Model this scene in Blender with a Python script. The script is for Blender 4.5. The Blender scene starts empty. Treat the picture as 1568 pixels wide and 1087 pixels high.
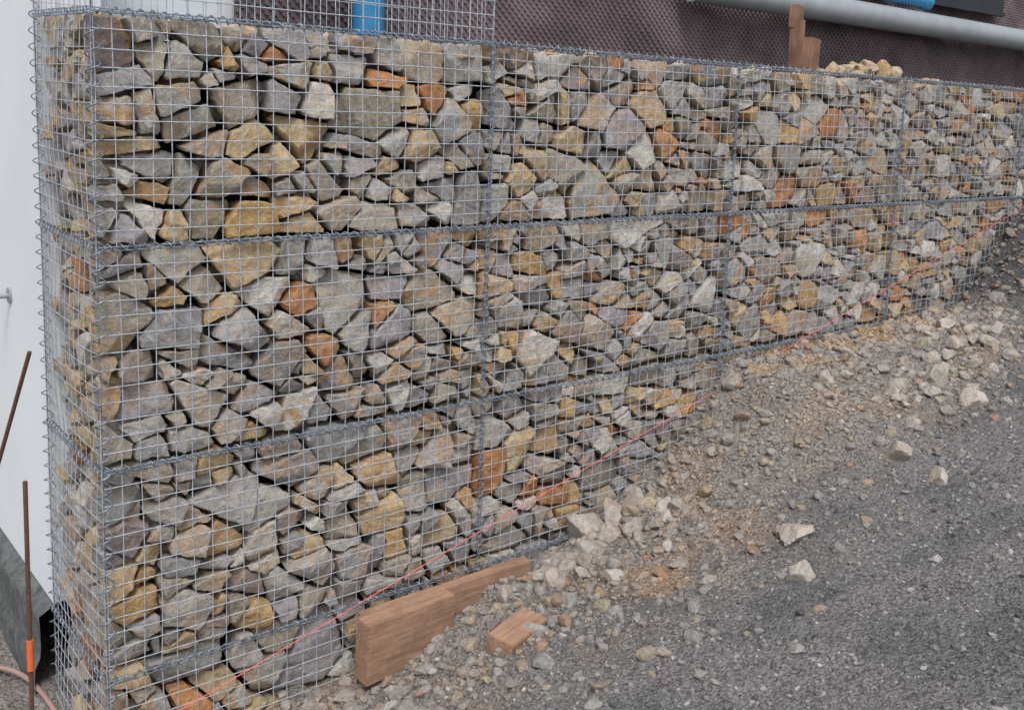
import bpy, math, numpy as np
from mathutils import Matrix, Vector
rng=np.random.default_rng(44)
sc=bpy.context.scene
# ---------------------------------------------------------------- helpers
def lin(c):
    c=np.array(c,float)/255.
    return tuple(np.where(c<=.04045,c/12.92,((c+.055)/1.055)**2.4))
def _h(i,j,k):
    n=(i*374761393+j*668265263+k*2147483647)&0xffffffff
    n=((n^(n>>13))*1274126177)&0xffffffff
    n=(n^(n>>16))&0xffffffff
    n=(n*2246822519)&0xffffffff
    return ((n>>8)&0xffff)/65535.
def vnoise(p):
    p=np.asarray(p,float); i=np.floor(p).astype(np.int64); f=p-i; f=f*f*(3-2*f)
    i=i+100000; r=0
    for a in (0,1):
        for b in (0,1):
            for c in (0,1):
                w=(f[...,0] if a else 1-f[...,0])*(f[...,1] if b else 1-f[...,1])*(f[...,2] if c else 1-f[...,2])
                r=r+w*_h(i[...,0]+a,i[...,1]+b,i[...,2]+c)
    return r
def fbm(p,o=3):
    r=0;a=1;s=0
    for k in range(o):
        r=r+a*vnoise(p*(2**k)+k*17.3); s+=a; a*=.5
    return r/s
def make_mesh(name,V,Fs,mat,cols=None,smooth=False,sharp=None,parent=None):
    V=np.asarray(V,np.float32)
    me=bpy.data.meshes.new(name)
    Fs=[np.asarray(F,np.int32) for F in Fs if len(F)]
    loops=np.concatenate([F.ravel() for F in Fs])
    tot=np.concatenate([np.full(len(F),F.shape[1],np.int32) for F in Fs])
    start=np.concatenate([[0],np.cumsum(tot)[:-1]]).astype(np.int32)
    me.vertices.add(len(V)); me.vertices.foreach_set("co",V.ravel())
    me.loops.add(len(loops)); me.loops.foreach_set("vertex_index",loops)
    me.polygons.add(len(tot)); me.polygons.foreach_set("loop_start",start)
    me.update(calc_edges=True); me.validate()
    me.polygons.foreach_set("use_smooth",np.full(len(me.polygons),bool(smooth)))
    if smooth and sharp: me.set_sharp_from_angle(angle=math.radians(sharp))
    if cols is not None:
        a=me.color_attributes.new("Col",'FLOAT_COLOR','POINT')
        a.data.foreach_set("color",np.asarray(cols,np.float32).ravel())
    me.materials.append(mat)
    ob=bpy.data.objects.new(name,me); sc.collection.objects.link(ob)
    if parent: ob.parent=parent
    return ob
class Acc:
    def __init__(s): s.V=[];s.F={};s.C=[];s.n=0
    def add(s,V,Fs,col=None):
        V=np.asarray(V,float)
        for F in Fs:
            F=np.asarray(F)
            if len(F): s.F.setdefault(F.shape[1],[]).append(F+s.n)
        s.V.append(V); s.n+=len(V)
        if col is not None:
            c=np.asarray(col,float)
            s.C.append(np.tile(c,(len(V),1)) if c.ndim==1 else c)
    def build(s,name,mat,**k):
        return make_mesh(name,np.concatenate(s.V),[np.concatenate(x) for x in s.F.values()],mat,
                         cols=np.concatenate(s.C) if s.C else None,**k)
def tube(acc,P,r,ref,n=5,caps=False):
    P=np.asarray(P,float); T=np.gradient(P,axis=0); T/=np.linalg.norm(T,axis=1)[:,None]+1e-12
    A=np.cross(T,ref); A/=np.linalg.norm(A,axis=1)[:,None]+1e-12
    B=np.cross(T,A); m=len(P); r=np.broadcast_to(r,(m,))
    th=np.arange(n)*2*np.pi/n
    V=P[:,None]+r[:,None,None]*(A[:,None]*np.cos(th)[None,:,None]+B[:,None]*np.sin(th)[None,:,None])
    i=np.arange(m-1)[:,None]*n; j=np.arange(n)[None]; j2=(j+1)%n
    F=np.stack([i+j,i+j2,i+n+j2,i+n+j],-1).reshape(-1,4)
    Fs=[F]
    if caps: Fs+=[np.arange(n)[None,::-1],(np.arange(n)+(m-1)*n)[None]]
    acc.add(V.reshape(-1,3),Fs)
def empty(name,loc=(0,0,0)):
    e=bpy.data.objects.new(name,None); e.location=loc; sc.collection.objects.link(e); return e
# ---------------------------------------------------------------- material helpers
class M:
    def __init__(s,name):
        s.m=bpy.data.materials.new(name); s.m.use_nodes=True; s.t=s.m.node_tree; s.N=s.t.nodes; s.L=s.t.links
        s.b=s.N["Principled BSDF"]; s.tc=s.N.new("ShaderNodeTexCoord")
    def n(s,typ,**k):
        x=s.N.new(typ)
        for a,v in k.items(): setattr(x,a,v)
        return x
    def l(s,a,b): s.L.new(a,b)
    def noise(s,vec,scale,detail=4,rough=.6,dist=0):
        x=s.n("ShaderNodeTexNoise"); x.inputs["Scale"].default_value=scale; x.inputs["Detail"].default_value=detail
        x.inputs["Roughness"].default_value=rough; x.inputs["Distortion"].default_value=dist
        if vec is not None: s.l(vec,x.inputs["Vector"])
        return x.outputs["Fac"]
    def ramp(s,f,lo,hi,a=0,b=1):
        x=s.n("ShaderNodeMapRange"); s.l(f,x.inputs[0])
        for i,v in enumerate((lo,hi,a,b)): x.inputs[i+1].default_value=v
        return x.outputs[0]
    def mix(s,f,a,b,mode='MIX'):
        x=s.n("ShaderNodeMix",data_type='RGBA',blend_type=mode)
        for sock,v in ((x.inputs[0],f),(x.inputs[6],a),(x.inputs[7],b)):
            if hasattr(v,"links"): s.l(v,sock)
            else: sock.default_value=v if not isinstance(v,tuple) else (*v[:3],1)
        return x.outputs[2]
    def math(s,op,a,b=0.):
        x=s.n("ShaderNodeMath",operation=op)
        for i,v in enumerate((a,b)):
            if hasattr(v,"links"): s.l(v,x.inputs[i])
            else: x.inputs[i].default_value=v
        return x.outputs[0]
    def mapping(s,vec,scale=(1,1,1),rot=(0,0,0)):
        x=s.n("ShaderNodeMapping"); s.l(vec,x.inputs[0]); x.inputs["Scale"].default_value=scale; x.inputs["Rotation"].default_value=rot
        return x.outputs[0]
    def bump(s,h,dist,strength=1,prev=None):
        x=s.n("ShaderNodeBump"); x.inputs["Distance"].default_value=dist; x.inputs["Strength"].default_value=strength
        s.l(h,x.inputs["Height"])
        if prev is not None: s.l(prev,x.inputs["Normal"])
        return x.outputs[0]
    def out(s,col=None,rough=.85,nrm=None,metal=0,spec=.3):
        if col is not None:
            if hasattr(col,"links"): s.l(col,s.b.inputs["Base Color"])
            else: s.b.inputs["Base Color"].default_value=(*col[:3],1)
        if hasattr(rough,"links"): s.l(rough,s.b.inputs["Roughness"])
        else: s.b.inputs["Roughness"].default_value=rough
        s.b.inputs["Metallic"].default_value=metal
        s.b.inputs["Specular IOR Level"].default_value=spec
        if nrm is not None: s.l(nrm,s.b.inputs["Normal"])
        return s.m
def stone_mat(name,rust=True,bs=1.):
    m=M(name); at=m.n("ShaderNodeAttribute",attribute_name="Col"); o=m.tc.outputs["Object"]
    off=m.n("ShaderNodeVectorMath",operation='SCALE'); m.l(at.outputs["Color"],off.inputs[0]); off.inputs["Scale"].default_value=37.
    add=m.n("ShaderNodeVectorMath",operation='ADD'); m.l(o,add.inputs[0]); m.l(off.outputs[0],add.inputs[1]); v=add.outputs[0]
    sp=m.n("ShaderNodeSeparateXYZ"); m.l(off.outputs[0],sp.inputs[0])
    vr=m.n("ShaderNodeVectorRotate",rotation_type='AXIS_ANGLE'); m.l(o,vr.inputs["Vector"]); vr.inputs["Axis"].default_value=(.2,.9,.3)
    m.l(m.math('MULTIPLY',sp.outputs[0],9.),vr.inputs["Angle"])
    big=m.noise(v,7*bs,4,.55,.5); mid=m.noise(v,30*bs,6,.65,.3); fine=m.noise(v,160*bs,3,.7)
    st=m.noise(m.mapping(vr.outputs[0],(9,9,30)),1.3*bs,5,.65,.8)
    c=at.outputs["Color"]
    if rust:
        a=m.math('MULTIPLY',m.ramp(big,.46,.56),at.outputs["Alpha"])
        c=m.mix(a,c,lin((184,148,104)))
        c=m.mix(m.math('MULTIPLY',m.ramp(mid,.58,.74),.25),c,lin((140,110,84)))
    c=m.mix(m.ramp(st,.45,.75,0,.3),c,lin((202,195,186)))
    val=m.math('MULTIPLY',m.ramp(mid,.25,.75,.72,1.28),m.ramp(fine,.2,.8,.76,1.24))
    val=m.math('MULTIPLY',val,m.ramp(st,.2,.8,.84,1.16))
    x=m.n("ShaderNodeVectorMath",operation='SCALE'); m.l(c,x.inputs[0]); m.l(val,x.inputs["Scale"])
    n=m.bump(st,.016,.6); n=m.bump(big,.02,.5,n); n=m.bump(mid,.016,.85,n); n=m.bump(fine,.003,.7,n)
    return m.out(x.outputs[0],.88,n,spec=.25)
STONE=stone_mat("sandstone"); PEB=stone_mat("gravel_stone",False,2.)
m=M("galvanised_wire"); f=m.noise(m.tc.outputs["Object"],60,2)
WIRE=m.out(m.mix(m.ramp(f,.3,.7),lin((156,164,176)),lin((208,214,224))),.42,metal=.2,spec=.5)
m=M("binder_wire"); f=m.noise(m.tc.outputs["Object"],40,2)
BIND=m.out(m.mix(m.ramp(f,.3,.7),lin((84,94,108)),lin((166,176,190))),.4,metal=.4,spec=.5)
m=M("gap_shade_dark"); BACKING=m.out(m.mix(m.noise(m.tc.outputs["Object"],20),lin((30,27,24)),lin((50,45,40))),.95)  # near-black colour stands in for the shade deep between stones
m=M("ground_gravel"); o=m.tc.outputs["Object"]
at=m.n("ShaderNodeAttribute",attribute_name="Col")
f1=m.noise(o,60,4,.7); f2=m.noise(o,220,3,.7); b=m.noise(o,1.6,5,.6)
vo=m.n("ShaderNodeTexVoronoi"); vo.inputs["Scale"].default_value=95; m.l(o,vo.inputs["Vector"])
vo2=m.n("ShaderNodeTexVoronoi"); vo2.inputs["Scale"].default_value=42; m.l(o,vo2.inputs["Vector"])
sep=m.n("ShaderNodeSeparateColor"); m.l(vo.outputs["Color"],sep.inputs[0])
c=m.mix(m.ramp(f1,.3,.7),m.mix(.3,at.outputs["Color"],lin((80,78,76))),at.outputs["Color"])
k=m.math('MULTIPLY',m.ramp(sep.outputs[0],0,1,.5,1.65),m.ramp(f2,.25,.75,.72,1.28))
k=m.math('MULTIPLY',k,m.ramp(b,.3,.7,.92,1.08))
x=m.n("ShaderNodeVectorMath",operation='SCALE'); m.l(c,x.inputs[0]); m.l(k,x.inputs["Scale"])
n=m.bump(vo.outputs["Distance"],-.007,.9); n=m.bump(vo2.outputs["Distance"],-.01,.5,n); n=m.bump(f1,.012,.9,n); n=m.bump(f2,.004,.8,n)
GROUND=m.out(x.outputs[0],.92,n,spec=.2)
m=M("drainage_membrane_plastic"); o=m.tc.outputs["Object"]
f=m.noise(o,3,4); f2=m.noise(o,50,3)
MEMB=m.out(m.mix(m.ramp(f,.3,.7),lin((90,78,82)),lin((122,108,111))),m.ramp(f2,.3,.7,.4,.6),m.bump(f2,.002,.3),spec=.4)
def paint(name,c1,c2,rough=.5,sc_=8,bd=.002,spec=.4):
    m=M(name); f=m.noise(m.tc.outputs["Object"],sc_,4); g=m.noise(m.tc.outputs["Object"],90,3)
    return m.out(m.mix(m.ramp(f,.3,.7),lin(c1),lin(c2)),rough,m.bump(g,bd,.4),spec=spec)
WHITE=paint("white_render",(224,230,237),(234,239,244),.85,1.2,.002,.2)
CONC=paint("foundation_concrete",(74,78,82),(118,121,120),.95,14,.02,.2)
PVC=paint("grey_pvc",(140,146,154),(158,164,170),.4,5,.0005)
BLUE=paint("blue_pipe_plastic",(52,128,178),(66,146,196),.45,6,.0005)
BLACK=paint("black_plastic",(34,38,48),(46,50,60),.5,6,.001)
RUSTY=paint("rusty_steel",(78,56,48),(112,80,66),.8,60,.002)
ORANGE=paint("orange_tape",(222,100,44),(232,112,54),.6)
HOSE=paint("pink_hose",(158,126,120),(172,140,132),.6)
STRING=paint("red_string",(222,106,106),(236,130,126),.8,30,.0003)
def wood(name,c1,c2,c3,axis=0):
    m=M(name); o=m.tc.outputs["Object"]; s=[22,22,22]; s[axis]=1.3
    g=m.noise(m.mapping(o,tuple(s)),2.6,5,.6,.7); s2=[70,70,70]; s2[axis]=3
    h=m.noise(m.mapping(o,tuple(s2)),3,3,.6); d=m.noise(o,5,5,.7)
    c=m.mix(m.ramp(g,.35,.65),lin(c1),lin(c2)); c=m.mix(m.ramp(d,.45,.7,0,.75),c,lin(c3))
    c=m.mix(m.ramp(h,.5,.75,0,.5),c,lin((84,64,52)))
    return m.out(c,.8,m.bump(h,.002,.6,m.bump(g,.003,.5)),spec=.25)
WOOD=wood("treated_timber",(152,118,98),(182,148,124),(120,98,84),0)
WOODV=wood("stake_timber",(126,98,84),(156,122,102),(98,76,66),2)
# ---------------------------------------------------------------- ground
wx=[-60,-2,.8,1.2,2,2.6,3.23,3.76,4.05,4.6,7.0,7.48,7.9,8.2,10,60]
wz=[-3.7,-3.62,-3.45,-3.40,-3.1,-3.03,-2.8,-2.45,-2.08,-2.03,-1.99,-1.6,-1.23,-1.08,-.7,-.7]
def base(x,y):
    xc=np.clip(x,-5,14); yc=np.clip(y,-9,0)
    return -3.4+.2*xc-.15*yc+.12*np.maximum(0,-1.5-yc)
def G0(x,y):
    L=.95+1.0*np.clip((x-6.8)/.8,0,1)
    w=np.interp(x,wx,wz); yy=np.minimum(y,0)
    g=base(x,y)+(w-base(x,0*y))*np.exp(-(yy/L)**2)
    return np.where(x<-.05,np.minimum(g,np.where(y>-.6,w,g)),g)
def G(x,y):
    p=np.stack([x,y,0*x],-1)
    near=np.exp(-(np.minimum(y,0)/.9)**2)
    d=(fbm(p*1.3,3)-.5)*.10+(fbm(p*6+5,3)-.5)*(.03+.08*near)+(vnoise(p*22)-.5)*(.010+.03*near)
    fade=np.clip(1-(np.abs(x-3)-9)/6,0.1,1)
    return G0(x,y)+d*fade-.01
def gridaxis(lo,hi,st,far):
    a=np.arange(lo,hi+1e-6,st); s=[];v=hi;d=st
    while v<far: d*=1.35; v+=d; s.append(v)
    s2=[];v=lo;d=st
    while v>-far: d*=1.35; v-=d; s2.append(v)
    return np.concatenate([s2[::-1],a,s])
gx=gridaxis(-1.5,9.5,.024,300); gy=gridaxis(-4.6,.3,.024,300)
X,Y=np.meshgrid(gx,gy,indexing='ij'); Zg=G(X,Y)
def gcol(x,y):
    p=np.stack([x,y,0*x],-1)
    n1=fbm(p*1.1+3,4); n2=fbm(p*2.6+9,4); n3=fbm(p*5+31,3)
    grey=np.array(lin((130,128,128))); dark=np.array(lin((114,113,115))); brown=np.array(lin((147,139,133))); tan=np.array(lin((184,150,114)))
    near=np.clip(1.25+y/1.3+(n1-.5)*2.2,0,1)
    c=grey+(dark-grey)*np.clip((n2-.4)*4,0,1)[...,None]
    c=c+(brown-c)*(near*.8)[...,None]
    d1=np.exp(-((y+1.0+.12*(x-2.0))/.3)**2)*np.exp(-((x-2.0)/.9)**2)
    d2=np.exp(-((y+.14)/.2)**2)*np.clip((x-3.9)/.3,0,1)*np.clip((7.3-x)/.3,0,1)
    t=np.clip((d1*.5+d2*1.2)*np.clip((n3-.45)*6,0,1)+np.clip((n2-.62)*5,0,.25)*near,0,.7)
    c=c+(tan-c)*t[...,None]
    bank=np.clip((x-6.95)/.3,0,1)*np.clip(1+(y+1.4),0,1)
    c=c+(dark*.58-c)*bank[...,None]
    return c
nx,ny=X.shape
V=np.stack([X,Y,Zg],-1).reshape(-1,3)
idx=np.arange(nx*ny).reshape(nx,ny)
F=np.stack([idx[:-1,:-1],idx[1:,:-1],idx[1:,1:],idx[:-1,1:]],-1).reshape(-1,4)
C=np.concatenate([gcol(X,Y).reshape(-1,3),np.ones((nx*ny,1))],1)
make_mesh("ground",V,[F],GROUND,cols=C,smooth=True)
# ---------------------------------------------------------------- faceted rocks
def ico(sub):
    import bmesh
    bm=bmesh.new(); bmesh.ops.create_icosphere(bm,subdivisions=sub,radius=1)
    v=np.array([x.co[:] for x in bm.verts]); f=np.array([[y.index for y in x.verts] for x in bm.faces]); bm.free()
    return v/np.linalg.norm(v,axis=1)[:,None],f
ICO={k:ico(k) for k in (1,2,3,4)}
def rocks(acc,cen,size,col,sub,planes=9,flat=.75,nz=.05):
    v,f=ICO[sub]; n=len(cen); cen=np.asarray(cen,float)
    pn=rng.normal(size=(n,planes,3)); pn/=np.linalg.norm(pn,axis=2)[...,None]
    pd=rng.uniform(.5,.95,(n,planes))
    dot=np.einsum('nki,vi->nkv',pn,v)
    r=np.where(dot>.05,pd[...,None]/np.maximum(dot,.05),9).min(1); r=np.minimum(r,1.25)
    P=v[None]*r[...,None]
    if nz: P=P*(1+(fbm(P*3+cen[:,None]*7,3)-.5)[...,None]*nz*4)
    sc3=np.stack([rng.uniform(.8,1.3,n),rng.uniform(.7,1.1,n),rng.uniform(.55,.9,n)*flat/.75],-1)
    P=P*sc3[:,None]
    a=rng.uniform(0,6.28,n); b_=rng.normal(0,.35,n)
    ca,sa,cb,sb=np.cos(a),np.sin(a),np.cos(b_),np.sin(b_)
    x,y,z=P[...,0],P[...,1],P[...,2]
    y,z=y*cb[:,None]-z*sb[:,None],y*sb[:,None]+z*cb[:,None]
    x,y=x*ca[:,None]-y*sa[:,None],x*sa[:,None]+y*ca[:,None]
    P=np.stack([x,y,z],-1)*np.asarray(size)[:,None,None]+cen[:,None]
    Fv=(f[None]+(np.arange(n)*len(v))[:,None,None]).reshape(-1,3)
    acc.add(P.reshape(-1,3),[Fv],np.repeat(col,len(v),axis=0))
PAL=[((152,149,150),.24),((172,167,162),.26),((196,190,182),.11),((162,152,140),.15),((188,167,134),.12),((184,152,106),.05),((180,126,84),.045),((142,128,128),.03)]
PW=np.array([w for _,w in PAL]);PW/=PW.sum();PC=np.array([lin(c) for c,_ in PAL])
def stonecol(n,rustamt=.9,var=.18):
    k=rng.choice(len(PAL),n,p=PW); c=PC[k]*rng.uniform(1-var,1+var,(n,1))+rng.normal(0,.005,(n,3))
    return np.concatenate([np.clip(c,.02,.8),(rng.random(n)**1.7*rustamt+.08*(k>3))[:,None]],1)
# ---------------------------------------------------------------- stones in baskets
def clip(poly,n,t):
    d=poly@n-t
    if (d<=0).all(): return poly
    out=[]; m=len(poly)
    for i in range(m):
        j=(i+1)%m; a,b=d[i],d[j]
        if a<=0: out.append(poly[i])
        if (a<0)!=(b<0) and abs(a-b)>1e-12 and (a>0 or b>0): out.append(poly[i]+(poly[j]-poly[i])*(a/(a-b)))
    return np.array(out) if len(out)>2 else None
def area(p):
    q=np.roll(p,-1,0); return .5*abs((p[:,0]*q[:,1]-p[:,1]*q[:,0]).sum())
def split(poly,tgt,out,depth=0):
    A=area(poly)
    if depth>6: out.append(poly); return
    c=poly.mean(0); e=np.roll(poly,-1,0); pts=np.concatenate([poly,(poly+e)/2])-c
    ev,U=np.linalg.eigh(pts.T@pts); ax=U[:,1]; ln=np.sqrt(ev[1]/len(pts)); asp=math.sqrt(ev[1]/max(ev[0],1e-9))
    if A<tgt[0]*rng.lognormal(0,tgt[1])*(.45 if asp>2.2 else 1): out.append(poly); return
    a=rng.normal(0,.3); n=np.array([ax[0]*math.cos(a)-ax[1]*math.sin(a),ax[0]*math.sin(a)+ax[1]*math.cos(a)])
    t=c@n+ln*rng.uniform(-.45,.45)
    for s in (1,-1):
        q=clip(poly,n*s,t*s)
        if q is not None and area(q)>1e-4: split(q,tgt,out,depth+1)
def ensure(poly):
    out=poly; m=len(poly)
    for i in range(m):
        p=poly[i]; u=poly[i-1]-p; v=poly[(i+1)%m]-p; lu,lv=np.linalg.norm(u),np.linalg.norm(v)
        if lu<1e-5 or lv<1e-5: continue
        ca=(u@v)/lu/lv
        if ca>.05:
            bis=-(u/lu+v/lv); bis/=np.linalg.norm(bis); a=rng.normal(0,.35)
            n=np.array([bis[0]*math.cos(a)-bis[1]*math.sin(a),bis[0]*math.sin(a)+bis[1]*math.cos(a)])
            cut=(.08+.22*ca)*min(lu,lv)*rng.uniform(.5,1.2)
            q=clip(out,n,n@p-cut)
            if q is not None: out=q
    return out
def basket(acc,mapf,w,h,tgt,NP=40,S=(1,.985,.95,.89,.8,.68,.54,.4,.26,.12),zs=1.25,gap=(.001,.011),spread=.6):
    S=np.array(S)
    n0=int(w*h*zs/(tgt*2.0))+1
    P=np.zeros((0,2)); dm=.66*math.sqrt(w*h*zs/n0); tries=0
    while len(P)<n0 and tries<4000:
        p=rng.uniform((0,0),(w,h*zs)); tries+=1
        if len(P)==0 or ((P-p)**2).sum(1).min()>dm*dm: P=np.vstack([P,p])
    rect=np.array([[.003,.005],[w-.003,.005],[w-.003,h*zs-.005],[.003,h*zs-.005]]); leaves=[]
    for i in range(len(P)):
        d=np.linalg.norm(P-P[i],axis=1); poly=rect
        for j in np.argsort(d)[1:20]:
            n=(P[j]-P[i])/d[j]; poly=clip(poly,n,d[j]/2+n@P[i])
            if poly is None: break
        if poly is not None: split(poly,(tgt,spread),leaves)
    for poly in leaves:
        poly=poly/np.array([1,zs]); c=poly.mean(0)
        a=rng.normal(0,.05); R2=np.array([[math.cos(a),-math.sin(a)],[math.sin(a),math.cos(a)]]); poly=c+(poly-c)@R2.T
        e=np.roll(poly,-1,0)-poly; q=poly
        orient=np.sign((poly[:,0]*np.roll(poly,-1,0)[:,1]-poly[:,1]*np.roll(poly,-1,0)[:,0]).sum())
        for k in range(len(poly)):
            L=np.linalg.norm(e[k])
            if L<1e-6: continue
            n=np.array([e[k][1],-e[k][0]])/L*orient
            q=clip(q,n,n@poly[k]-rng.uniform(*gap))
            if q is None: break
        if q is None or area(q)<.0012: continue
        poly=ensure(q); c=poly.mean(0)
        for _ in range(rng.integers(0,3)):
            a=rng.uniform(0,2*np.pi); n=np.array([np.cos(a),np.sin(a)])
            sup=((poly-c)@n).max(); q=clip(poly,n,c@n+sup*rng.uniform(.8,.96))
            if q is not None: poly=q
        e=np.roll(poly,-1,0)-poly; L=np.linalg.norm(e,axis=1); keep=L>.004
        poly=poly[keep]
        if len(poly)<3: continue
        e=np.roll(poly,-1,0)-poly; L=np.linalg.norm(e,axis=1); per=L.sum()
        nn=np.maximum(1,np.round(L/per*NP).astype(int))
        while nn.sum()>NP: nn[np.argmax(nn)]-=1
        while nn.sum()<NP: nn[np.argmax(L/nn)]+=1
        B=np.concatenate([poly[k]+e[k]*(np.arange(nn[k])/nn[k])[:,None] for k in range(len(poly))])
        cc=B.mean(0); rel=B-cc; rad=np.linalg.norm(rel,axis=1); sz=rad.mean()
        sd=rng.uniform(0,100,3)
        q3=np.concatenate([B,np.zeros((NP,1))],1)+sd
        B=cc+rel*(1+((fbm(q3*22,3)-.57)*.030/np.maximum(rad,.03)))[:,None]; rel=B-cc
        pts=np.stack([cc+s*rel for s in S])
        off=rng.random()**1.8*.065; tl=rng.normal(0,.18,2)*min(1,.07/sz)
        loc=pts-cc; hgt=loc@tl
        fac=np.zeros(hgt.shape)
        for _ in range(rng.integers(1,5)):
            a=rng.uniform(0,2*np.pi); n=np.array([np.cos(a),np.sin(a)]); dd=loc@n; sup=dd.max()
            fac=np.maximum(fac,np.maximum(0,dd-sup*rng.uniform(.2,.95))*rng.uniform(.2,1.1))
        hgt=hgt+np.minimum(fac,.055)
        hgt=hgt-hgt.min()*.85
        q=np.concatenate([pts,np.zeros(pts.shape[:2]+(1,))],2)+sd
        n1=fbm(q*np.array([7,10,1]),3)
        th_=rng.normal(.3,.7); RR=np.array([[math.cos(th_),math.sin(th_),0],[-math.sin(th_),math.cos(th_),0],[0,0,1]])
        led=fbm((q@RR)*np.array([4,10,1])+3,2)*5
        led=np.floor(led)+np.clip((led%1-.75)*4,0,1)
        hgt=hgt+(n1-.5)*.030*min(1,sz/.06)+led/5*.026+(vnoise(q*55)-.5)*.005
        hgt=hgt+(.007*np.exp(-(1-S)/.025))[:,None]*(1+rng.random())
        hgt=np.maximum(hgt,0)+off
        rings=[np.concatenate([cc+.84*rel,np.full((NP,1),.19)],1),np.concatenate([cc+.975*rel,(hgt[0]+.035)[:,None]],1)]
        for k in range(len(S)): rings.append(np.concatenate([pts[k],hgt[k][:,None]],1))
        Vv=np.concatenate(rings+[np.array([[cc[0],cc[1],hgt[-1].mean()]])])
        nr=len(rings); a=np.arange(nr-1)[:,None]*NP; b=np.arange(NP)[None]; b2=(b+1)%NP
        Fq=np.stack([a+b,a+b2,a+NP+b2,a+NP+b],-1).reshape(-1,4)
        t0=(nr-1)*NP; Ft=np.stack([t0+np.arange(NP),t0+(np.arange(NP)+1)%NP,np.full(NP,nr*NP)],-1)
        acc.add(mapf(Vv),[Fq,Ft],stonecol(1)[0])
gw=empty("gabion_wall")
def bulge(s,z,w=2.):
    fz=z-np.floor(z); fs=(s/w)-np.floor(s/w)
    return -.018*np.sin(np.pi*fz)*np.sin(np.pi*fs)**.5
acc=Acc()
WEND=10.
for i in range(5):
    for k in range(4):
        if k==3 and i>1: continue
        if k==2 and i>2: continue
        x0=2*i; z0=-(k+1)
        def mp(v,x0=x0,z0=z0):
            s=v[:,0]+x0; z=v[:,1]+z0
            return np.stack([s,v[:,2]+bulge(s,z)+.004,z],1)
        tg=(.047,.037,.035,.034,.033)[i]
        if i<2: basket(acc,mp,2.,1.,tg)
        else: basket(acc,mp,2.,1.,tg,NP=30,S=(1,.975,.91,.78,.6,.38,.16))
for k in range(4):
    z0=-(k+1)
    def mpe(v,z0=z0):
        s=v[:,0]+.10; z=v[:,1]+z0
        return np.stack([v[:,2]+bulge(s,z,.9)*1.3+.004,s,z],1)
    basket(acc,mpe,.80,1.,.027,NP=30,S=(1,.975,.91,.78,.6,.38,.16))
n=2400; cx=rng.uniform(.2,9.9,n); cen=np.stack([cx,rng.uniform(.20,.26,n),rng.uniform(-3.9,-.06,n)],1)
cen=cen[cen[:,2]>np.interp(cen[:,0],wx,wz)-.4]; n=len(cen)
rocks(acc,cen,rng.uniform(.05,.08,n),stonecol(n),2,nz=.0)
n=400; cen=np.stack([rng.uniform(.20,.26,n),rng.uniform(.2,.86,n),rng.uniform(-3.9,-.06,n)],1)
rocks(acc,cen,rng.uniform(.05,.08,n),stonecol(n),2,nz=.0)
n=150; cx=rng.uniform(.05,9.9,n); cen=np.stack([cx,rng.uniform(.1,.7,n),-.075+rng.uniform(-.02,.03,n)],1)
rocks(acc,cen,rng.uniform(.06,.09,n),stonecol(n),3,nz=.06)
n=40; cx=np.clip(rng.normal(5.75,.42,n),5.05,6.7); cen=np.stack([cx,rng.uniform(.08,.5,n),-.015+.085*np.exp(-((cx-5.75)/.35)**2)+rng.uniform(-.02,.02,n)],1)
cc=stonecol(n); cc[:,:3]=.5*cc[:,:3]+.5*np.array(lin((182,160,124)))
rocks(acc,cen,rng.uniform(.05,.085,n),cc,3,nz=.06)
acc.build("stone_fill",STONE,smooth=True,sharp=24,parent=gw)
def box(acc,x0,x1,y0,y1,z0,z1):
    V=[(x,y,z) for x in(x0,x1) for y in(y0,y1) for z in(z0,z1)]
    acc.add(V,[np.array([[0,1,3,2],[4,6,7,5],[0,4,5,1],[2,3,7,6],[0,2,6,4],[1,5,7,3]])])
a=Acc(); box(a,.26,9.95,.26,.86,-4.,-.1); a.build("dark_backing",BACKING,parent=gw)  # added dark box behind the stones, shade of the gaps in its colour
# ---------------------------------------------------------------- wire mesh
a=Acc(); cell=1/13.
def fy(x,z): return bulge(x,z)-.004
nxs=int(WEND/cell)
for i in range(nxs+1):
    x=i*cell; top=.03 if x>2.02 else 1.1
    zz=np.arange(top,-4.01 if x<4 else -2.4,-cell/2); ph=rng.uniform(0,9)
    xx=x+.005*np.sin(zz*2.1+ph)+.005*(vnoise(np.stack([zz*3,zz*0+i,zz*0],1))-.5)*2
    tube(a,np.stack([xx,np.where(zz<0,fy(xx,zz),-.004),zz],1),.0026,(1,0,0),4)
for k in range(-14,53):
    z=-k*cell; xe=WEND if k>=0 else 2.0
    xx=np.arange(0,xe+.01,cell/2); ph=rng.uniform(0,9)
    sag=.005*np.sin(xx*1.7+ph)+.008*(vnoise(np.stack([xx*2,xx*0+k,xx*0],1))-.5)
    tube(a,np.stack([xx,(fy(xx,z+sag) if k>0 else xx*0-.004)-.004,z+sag],1),.0026,(0,0,1),4)
for i in range(13):
    y=i*.9/12; zz=np.arange(1.1,-4.01,-cell/2)
    xx=np.where(zz<0,bulge(y+0*zz,zz,.9)*1.3,0)-.004+.003*np.sin(zz*3+i)
    tube(a,np.stack([xx,0*zz+y,zz],1),.0021,(0,1,0),4)
for k in range(-14,53):
    z=-k*cell; yy=np.linspace(0,.9,25); sag=.005*(vnoise(np.stack([yy*3,yy*0+k,yy*0+4],1))-.5)
    tube(a,np.stack([(bulge(yy,z+0*yy,.9)*1.3 if k>0 else 0*yy)-.0075,yy,z+sag],1),.0021,(0,0,1),4)
for i in range(27):
    x=i*cell; zz=np.arange(1.1,-.1,-cell); tube(a,np.stack([0*zz+x+.02,0*zz+.9,zz],1),.0022,(1,0,0),4)
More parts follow.
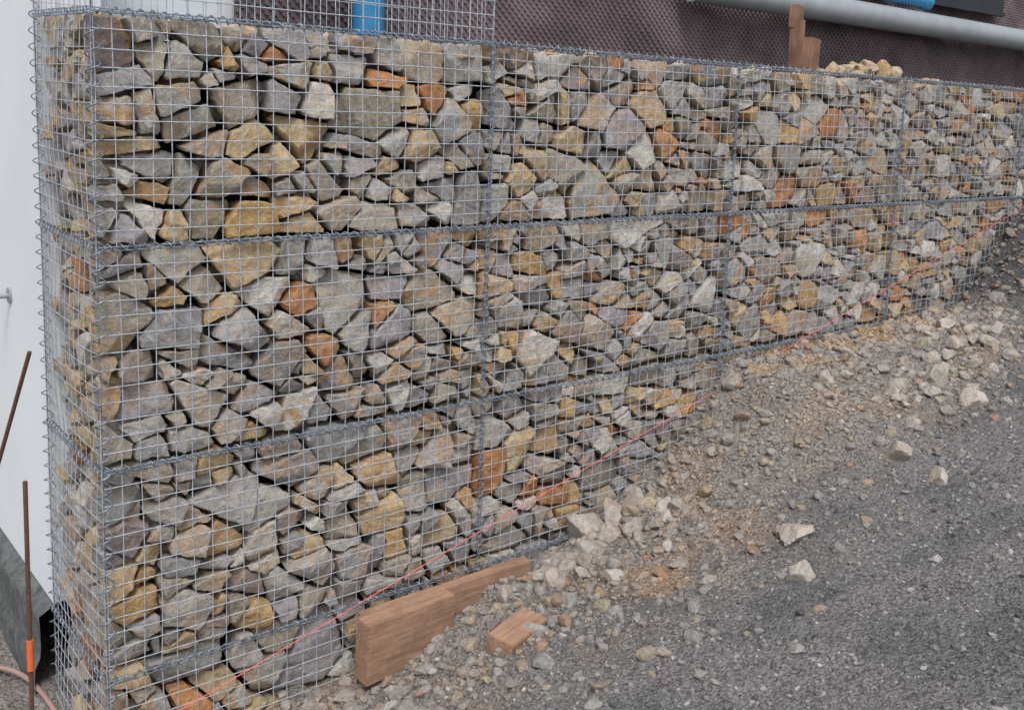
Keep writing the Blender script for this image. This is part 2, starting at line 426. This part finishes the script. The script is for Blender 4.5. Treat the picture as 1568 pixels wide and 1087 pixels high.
for k in range(-14,1):
    xx=np.arange(0,2.01,cell); tube(a,np.stack([xx,0*xx+.9,0*xx-k*cell-.02],1),.0022,(0,0,1),4)
for i in range(13):
    y=i*.9/12; zz=np.arange(1.1,-.05,-cell); tube(a,np.stack([0*zz+2.0,0*zz+y,zz],1),.0022,(0,1,0),4)
a.build("welded_mesh",WIRE,smooth=True,parent=gw)
a=Acc()
def helix(p0,p1,rad,pitch,wr,nper=10,jit=.12):
    p0=np.array(p0,float);p1=np.array(p1,float);L=np.linalg.norm(p1-p0);ax=(p1-p0)/L
    u=np.cross(ax,(0,1,0) if abs(ax[1])<.9 else (1,0,0));u/=np.linalg.norm(u);w=np.cross(ax,u)
    n=int(L/pitch*nper);t=np.arange(n+1)/n*L
    th=t/pitch*2*np.pi+2.5*vnoise(np.stack([t*3,0*t+p0[0],0*t+p0[2]],1))
    r=rad*(1+jit*(vnoise(np.stack([t*9,0*t+p0[2],0*t],1))-.5)*2)
    P=p0+ax*t[:,None]+u*(r*np.cos(th))[:,None]+w*(r*np.sin(th))[:,None]
    tube(a,P,wr,ax,5)
def rod(p0,p1,r):
    t=np.linspace(0,1,60)[:,None];P=np.array(p0)*(1-t)+np.array(p1)*t
    P[:,1]+=.004*(vnoise(P*4)-.5); P[:,2]+=.008*(vnoise(P*3+9)-.5)*(abs(p1[0]-p0[0])>.1)
    ax=np.array(p1)-np.array(p0); tube(a,P,r,(0,1,0) if abs(ax[1])<.5*np.linalg.norm(ax) else (0,0,1),5)
for z,xe in((0,WEND),(-1,WEND),(-2,7.4),(-3,3.)):
    helix((0,-.012,z),(xe,-.012,z),.016,.050,.0033)
    rod((0,-.016,z+.008),(xe,-.016,z+.008),.0037); rod((0,-.014,z-.009),(xe,-.014,z-.009),.0037)
    helix((-.008,0,z),(-.008,.9,z),.0145,.048,.003); rod((-.010,0,z),(-.010,.9,z),.0034)
for x in(2,4,6,8):
    helix((x,-.012,.0),(x,-.012,-3.6),.016,.050,.0032); rod((x-.007,-.016,.03),(x-.007,-.016,-3.6),.0035); rod((x+.008,-.014,.03),(x+.008,-.014,-3.6),.0035)
helix((0,-.004,0),(0,-.004,-4),.028,cell,.0036,14); rod((-.004,-.006,1.1),(-.004,-.006,-4),.003)
helix((-.004,.9,1.1),(-.004,.9,-4),.024,cell,.0027,14); rod((-.004,.9,1.1),(-.004,.9,-4),.003)
rod((2.,-.006,1.1),(2.,-.006,0),.003); rod((2.02,.9,1.1),(2.02,.9,0),.003)
a.build("spiral_binders",BIND,smooth=True,parent=gw)
# ---------------------------------------------------------------- house + membrane + pipes
hs=empty("white_house")
a=Acc(); box(a,.0,11.5,1.36,14,-3.0,5.); box(a,0.,.3,.93,1.36,-3.,5.); a.build("rendered_wall",WHITE,parent=hs)
a=Acc()
yy=np.arange(.93,8,.06); zz=np.linspace(-4.2,-3.0,22); Yf,Zf=np.meshgrid(yy,zz,indexing='ij')
Xf=-.05-.04*fbm(np.stack([Yf*5,Zf*5,0*Yf],-1),3)-.02*(Zf<-3.3)
Xf[:,-1]=.02
i_=np.arange(Xf.size).reshape(Xf.shape)
a.add(np.stack([Xf,Yf,Zf],-1).reshape(-1,3),[np.stack([i_[:-1,:-1],i_[1:,:-1],i_[1:,1:],i_[:-1,1:]],-1).reshape(-1,4)])
a.build("foundation",CONC,smooth=True,parent=hs)
def my(x,z):
    p=np.stack([x*1.2+.5*z,z*1.5,0*x],-1)
    return 1.28+.10*(fbm(p,3)-.5)+.06*(fbm(np.stack([x*3+z*2.5,z*1.,0*x+7],-1),2)-.5)
a=Acc()
xs=np.arange(1.1,12.5,.05); zs_=np.arange(-.3,2.2,.05); Xm,Zm=np.meshgrid(xs,zs_,indexing='ij')
i_=np.arange(Xm.size).reshape(Xm.shape)
a.add(np.stack([Xm,my(Xm,Zm),Zm],-1).reshape(-1,3),[np.stack([i_[:-1,:-1],i_[1:,:-1],i_[1:,1:],i_[:-1,1:]],-1).reshape(-1,4)])
u=np.arange(1.12,12.45,.056); w_=np.arange(-.1,1.5,.028)
DX,DZ=np.meshgrid(u,w_,indexing='ij'); DX=DX+.028*(np.arange(len(w_))%2)[None]; DX=DX.ravel();DZ=DZ.ravel()
th=np.arange(8)*np.pi/4
ring=lambda r,dy:np.stack([DX[:,None]+r*np.cos(th),my(DX[:,None]+r*np.cos(th),DZ[:,None]+r*np.sin(th))-dy,DZ[:,None]+r*np.sin(th)],-1)
R1=ring(.0155,-.002);R2=ring(.0095,.014)
Vd=np.concatenate([R1,R2],1); nd=len(DX); j=np.arange(8);j2=(j+1)%8
Fq=np.stack([j,j2,8+j2,8+j],-1)[None]+(np.arange(nd)*16)[:,None,None]; Fo=(8+j)[None]+(np.arange(nd)*16)[:,None]
a.add(Vd.reshape(-1,3),[Fq.reshape(-1,4),Fo])
a.build("drainage_membrane",MEMB,smooth=True,sharp=35)
def pipe(name,P,r,mat,collars=(),n=24):
    a=Acc();P=np.array(P,float);t=np.linspace(0,1,60)[:,None];Q=P[0]*(1-t)+P[1]*t
    ref=(0,1,0) if abs((P[1]-P[0])[1])<.7*np.linalg.norm(P[1]-P[0]) else (0,0,1)
    tube(a,Q,r,ref,n,True)
    for c in collars:
        c0=P[0]+(P[1]-P[0])*c; d=(P[1]-P[0])/np.linalg.norm(P[1]-P[0])*.06
        tube(a,np.array([c0-d,c0-d*.9,c0+d*.9,c0+d]),[r*1.01,r*1.1,r*1.1,r*1.01],ref,n,True)
    return a.build(name,mat,smooth=True,sharp=40)
pipe("grey_drain_pipe",[(4.6,1.08,.625),(12.2,1.08,.60)],.115,PVC,(.93,))
pipe("blue_water_pipe",[(1.84,1.08,-.1),(1.84,1.08,1.6)],.095,BLUE,(.75,))
pipe("blue_water_pipe",[(6.0,1.12,.88),(8.0,1.12,.84)],.075,BLUE,(.97,))
a=Acc(); box(a,8.1,9.55,1.14,1.165,.83,1.5); box(a,8.1,9.55,1.12,1.142,.83,.87); box(a,8.1,8.14,1.12,1.142,.87,1.5); a.build("black_plastic_panel",BLACK)
a=Acc(); by,bz=1.62,-1.49
tube(a,np.array([(-.0,by,bz),(-.10,by,bz)]),.014,(0,0,1),10,True); tube(a,np.array([(-.10,by,bz-.03),(-.10,by,bz+.05)]),.016,(0,1,0),12,True); tube(a,np.array([(-.001,by,bz),(-.010,by,bz)]),.045,(0,0,1),16,True)
a.build("wall_bracket",PVC,smooth=True,sharp=40)
# ---------------------------------------------------------------- timber
def timber(name,size,loc,rot,mat,cuts=3,jit=.006):
    import bmesh
    bm=bmesh.new(); bmesh.ops.create_cube(bm,size=1)
    for v in bm.verts: v.co=Vector((v.co.x*size[0],v.co.y*size[1],v.co.z*size[2]))
    bmesh.ops.bevel(bm,geom=bm.edges[:],offset=.004,segments=2,affect='EDGES')
    bmesh.ops.subdivide_edges(bm,edges=[e for e in bm.edges if e.calc_length()>.06],cuts=cuts,use_grid_fill=True)
    for v in bm.verts:
        k=vnoise(np.array([[v.co.x*9,v.co.y*12,v.co.z*12]])+loc[0]*7)[0]-.5
        v.co+=v.co.normalized()*k*jit
    me=bpy.data.meshes.new(name);bm.to_mesh(me);bm.free();me.materials.append(mat)
    ob=bpy.data.objects.new(name,me);ob.location=loc;ob.rotation_euler=rot;sc.collection.objects.link(ob);return ob
tb=empty("timber_board",(1.4,-.15,-3.15))
o1=timber("front_length",(.54,.12,.34),(1.42-1.4,-.20+.15,-3.155+3.15),(0.05,.0,.05),WOOD); o1.parent=tb
o2=timber("rear_length",(1.10,.07,.32),(1.73-1.4,-.125+.15,-3.145+3.15),(0.04,.0,0.02),WOOD); o2.parent=tb
timber("timber_offcut",(.31,.17,.18),(1.78,-.71,-3.085),(.1,-.06,.28),WOOD)
st=empty("wooden_stake",(4.88,.15,.0))
for nm,sz,lc,rt in(("lower_block",(.14,.1,.26),(.07,0,.12),(0,.08,.3)),("splice",(.08,.09,.36),(-.02,.06,.2),(0,-.05,.2)),("top_block",(.13,.07,.17),(-.01,.09,.40),(0,.04,.35))):
    o=timber(nm,sz,lc,rt,WOODV); o.parent=st
# ---------------------------------------------------------------- rods, hose, string
def polyobj(name,P,r,mat,n=8):
    a=Acc();P=np.array(P,float)
    t=np.linspace(0,len(P)-1,24*len(P))
    i=np.clip(t.astype(int),0,len(P)-2); f=(t-i)[:,None]
    Pe=np.concatenate([[2*P[0]-P[1]],P,[2*P[-1]-P[-2]]]); p0,p1,p2,p3=Pe[i],Pe[i+1],Pe[i+2],Pe[i+3]
    Q=.5*((2*p1)+(-p0+p2)*f+(2*p0-5*p1+4*p2-p3)*f**2+(-p0+3*p1-3*p2+p3)*f**3)
    d=P[-1]-P[0]; ref=(0,1,0) if abs(d[1])<.8*np.linalg.norm(d) else (0,0,1)
    tube(a,Q,r,ref,n,True); return a.build(name,mat,smooth=True,sharp=50)
r1=empty("steel_rod"); o=polyobj("bar",[(-.31,.03,-3.8),(-.30,.02,-1.98)],.0095,RUSTY);o.parent=r1
o=polyobj("marker_tape",[(-.306,.02,-2.84),(-.305,.02,-2.70)],.0135,ORANGE,12);o.parent=r1
polyobj("steel_rod",[(-.25,.09,-1.44),(-.57,1.05,-3.55)],.009,RUSTY)
polyobj("garden_hose",[(-.6,1.7,-3.5),(-.35,1.45,-3.47),(-.19,1.27,-3.45),(-.10,1.05,-3.45),(-.07,.66,-3.45),(-.09,.2,-3.47)],.013,HOSE,12)
polyobj("string_line",[(-.2,-.05,-3.365),(8.3,-.05,-1.04)],.0026,STRING,6)
# ---------------------------------------------------------------- gravel + rubble
a=Acc()
n=46000; x=rng.uniform(-.3,9,n); y=-(rng.random(n)**.85)*4.6
c=gcol(x,y); z=G(x,y)
s=np.exp(rng.normal(math.log(.0064),.5,n)); s=np.clip(s,.003,.028)
tone=rng.choice([.55,.95,1.25,1.7,2.3],n,p=[.22,.34,.25,.13,.06])
cc=np.concatenate([np.clip(c*tone[:,None],0.02,.6),np.zeros((n,1))],1)
rocks(a,np.stack([x,y,z+s*.15],1),s,cc,1,6,nz=0)
n=4600; x=rng.uniform(.6,8.8,n); y=-np.abs(rng.normal(0,.8,n))-.02; z=G(x,y); s=np.clip(np.exp(rng.normal(math.log(.017),.5,n)),.008,.06)
cc=stonecol(n,0); cc[:,:3]=cc[:,:3]*.45+gcol(x,y)*.6; cc[:,3]=0
rocks(a,np.stack([x,y,z+s*.2],1),s,cc,2,8,nz=.03)
a.build("gravel",PEB,smooth=False)
RK=[(2.74,-.10,.10,.95),(2.92,-.16,.095,.9),(3.03,-.24,.09,1.05),(2.43,-.32,.08,1.05),(2.62,-.30,.085,.9),(2.25,-.42,.07,1.),(2.30,-.30,.075,.8),(2.82,-.28,.075,1.05),(2.40,-.50,.055,1.),
(2.55,-.42,.055,.85),(2.68,-.2,.065,1.15),(2.86,-.38,.05,.95),(3.15,-.35,.045,.95),(3.3,-.2,.05,.8),(2.5,-.2,.07,.9),(3.98,-.16,.065,.75),(3.89,-1.85,.06,1.25),(3.03,-1.5,.075,1.15),(2.66,-1.83,.072,1.15),(4.93,-1.41,.085,1.3),
(4.07,-1.45,.07,.9),(5.09,-1.06,.085,.95),(4.8,-.94,.06,.85),(6.15,-.47,.09,1.15),(5.49,-.78,.07,1.05),(5.62,-.85,.065,1.),(5.3,-.95,.08,.95),(5.8,-.8,.07,1.),(6.0,-.95,.07,1.),(4.9,-1.15,.06,.95),(1.20,-.48,.05,1.),(.99,-.44,.05,.9),(1.1,-.6,.05,1.1),(.75,-.35,.05,1.),(5.2,-1.3,.05,1.1),(5.9,-1.2,.06,1.),(6.4,-.8,.07,1.),(6.5,-1.1,.06,.9),(5.6,-1.05,.06,.9)]
a=Acc(); RK=np.array(RK); ex=60
ext=np.stack([rng.uniform(4.4,6.9,ex),-rng.uniform(.35,1.5,ex),rng.uniform(.028,.055,ex),rng.uniform(.75,1.15,ex)],1)
ext2=np.stack([rng.normal(2.75,.4,44),-.12-np.abs(rng.normal(0,.25,44)),rng.uniform(.025,.06,44),rng.uniform(.7,1.15,44)],1)
RK=np.concatenate([RK,ext,ext2]); z=G(RK[:,0],RK[:,1])
cc=np.concatenate([np.array(lin((168,161,154)))[None]*RK[:,3:4]*rng.uniform(.9,1.1,(len(RK),1))+rng.normal(0,.003,(len(RK),3)),rng.uniform(0,.3,(len(RK),1))],1)
rocks(a,np.stack([RK[:,0],RK[:,1],z+RK[:,2]*.34],1),RK[:,2]*1.05,cc,4,10,flat=.9,nz=.06)
a.build("rubble_rocks",STONE,smooth=True,sharp=28)
# ---------------------------------------------------------------- world, sun, camera
w=bpy.data.worlds.new("World"); sc.world=w; w.use_nodes=True; nt=w.node_tree
bg=nt.nodes["Background"]; sky=nt.nodes.new("ShaderNodeTexSky"); sky.sky_type='NISHITA'; sky.sun_disc=False
SE,SR=math.radians(56),math.radians(212)
sky.sun_elevation=SE; sky.sun_rotation=SR; sky.air_density=1.; sky.dust_density=3.
hs_=nt.nodes.new("ShaderNodeHueSaturation"); hs_.inputs["Saturation"].default_value=.16
nt.links.new(sky.outputs[0],hs_.inputs["Color"]); nt.links.new(hs_.outputs[0],bg.inputs[0]); bg.inputs[1].default_value=.17
sun=bpy.data.lights.new("sun",'SUN'); sun.energy=1.6; sun.angle=math.radians(16); sun.color=(1,.975,.94)
so=bpy.data.objects.new("sun",sun); sc.collection.objects.link(so)
sd=Vector((math.sin(SR)*math.cos(SE),math.cos(SR)*math.cos(SE),math.sin(SE)))
so.rotation_euler=sd.to_track_quat('Z','Y').to_euler()
Mc=np.array([[0.7341,-0.67706,0.05184],[0.06404,0.14503,0.98735],[-0.67602,-0.72149,0.14983]])
Ccam=np.array([-1.3087,-4.7715,-0.2362])
cam=bpy.data.cameras.new("camera"); co=bpy.data.objects.new("camera",cam); sc.collection.objects.link(co)
R3=Matrix([list(r) for r in Mc.T]); co.matrix_world=Matrix.Translation(Vector(Ccam))@R3.to_4x4()
cam.sensor_width=36; cam.lens=1591/1568*36; cam.shift_x=-192.3/1568; cam.shift_y=-154.7/1568
cam.clip_start=.05; cam.clip_end=1500
sc.camera=co
sc.view_settings.view_transform='Standard'; sc.view_settings.look='None'; sc.view_settings.exposure=0
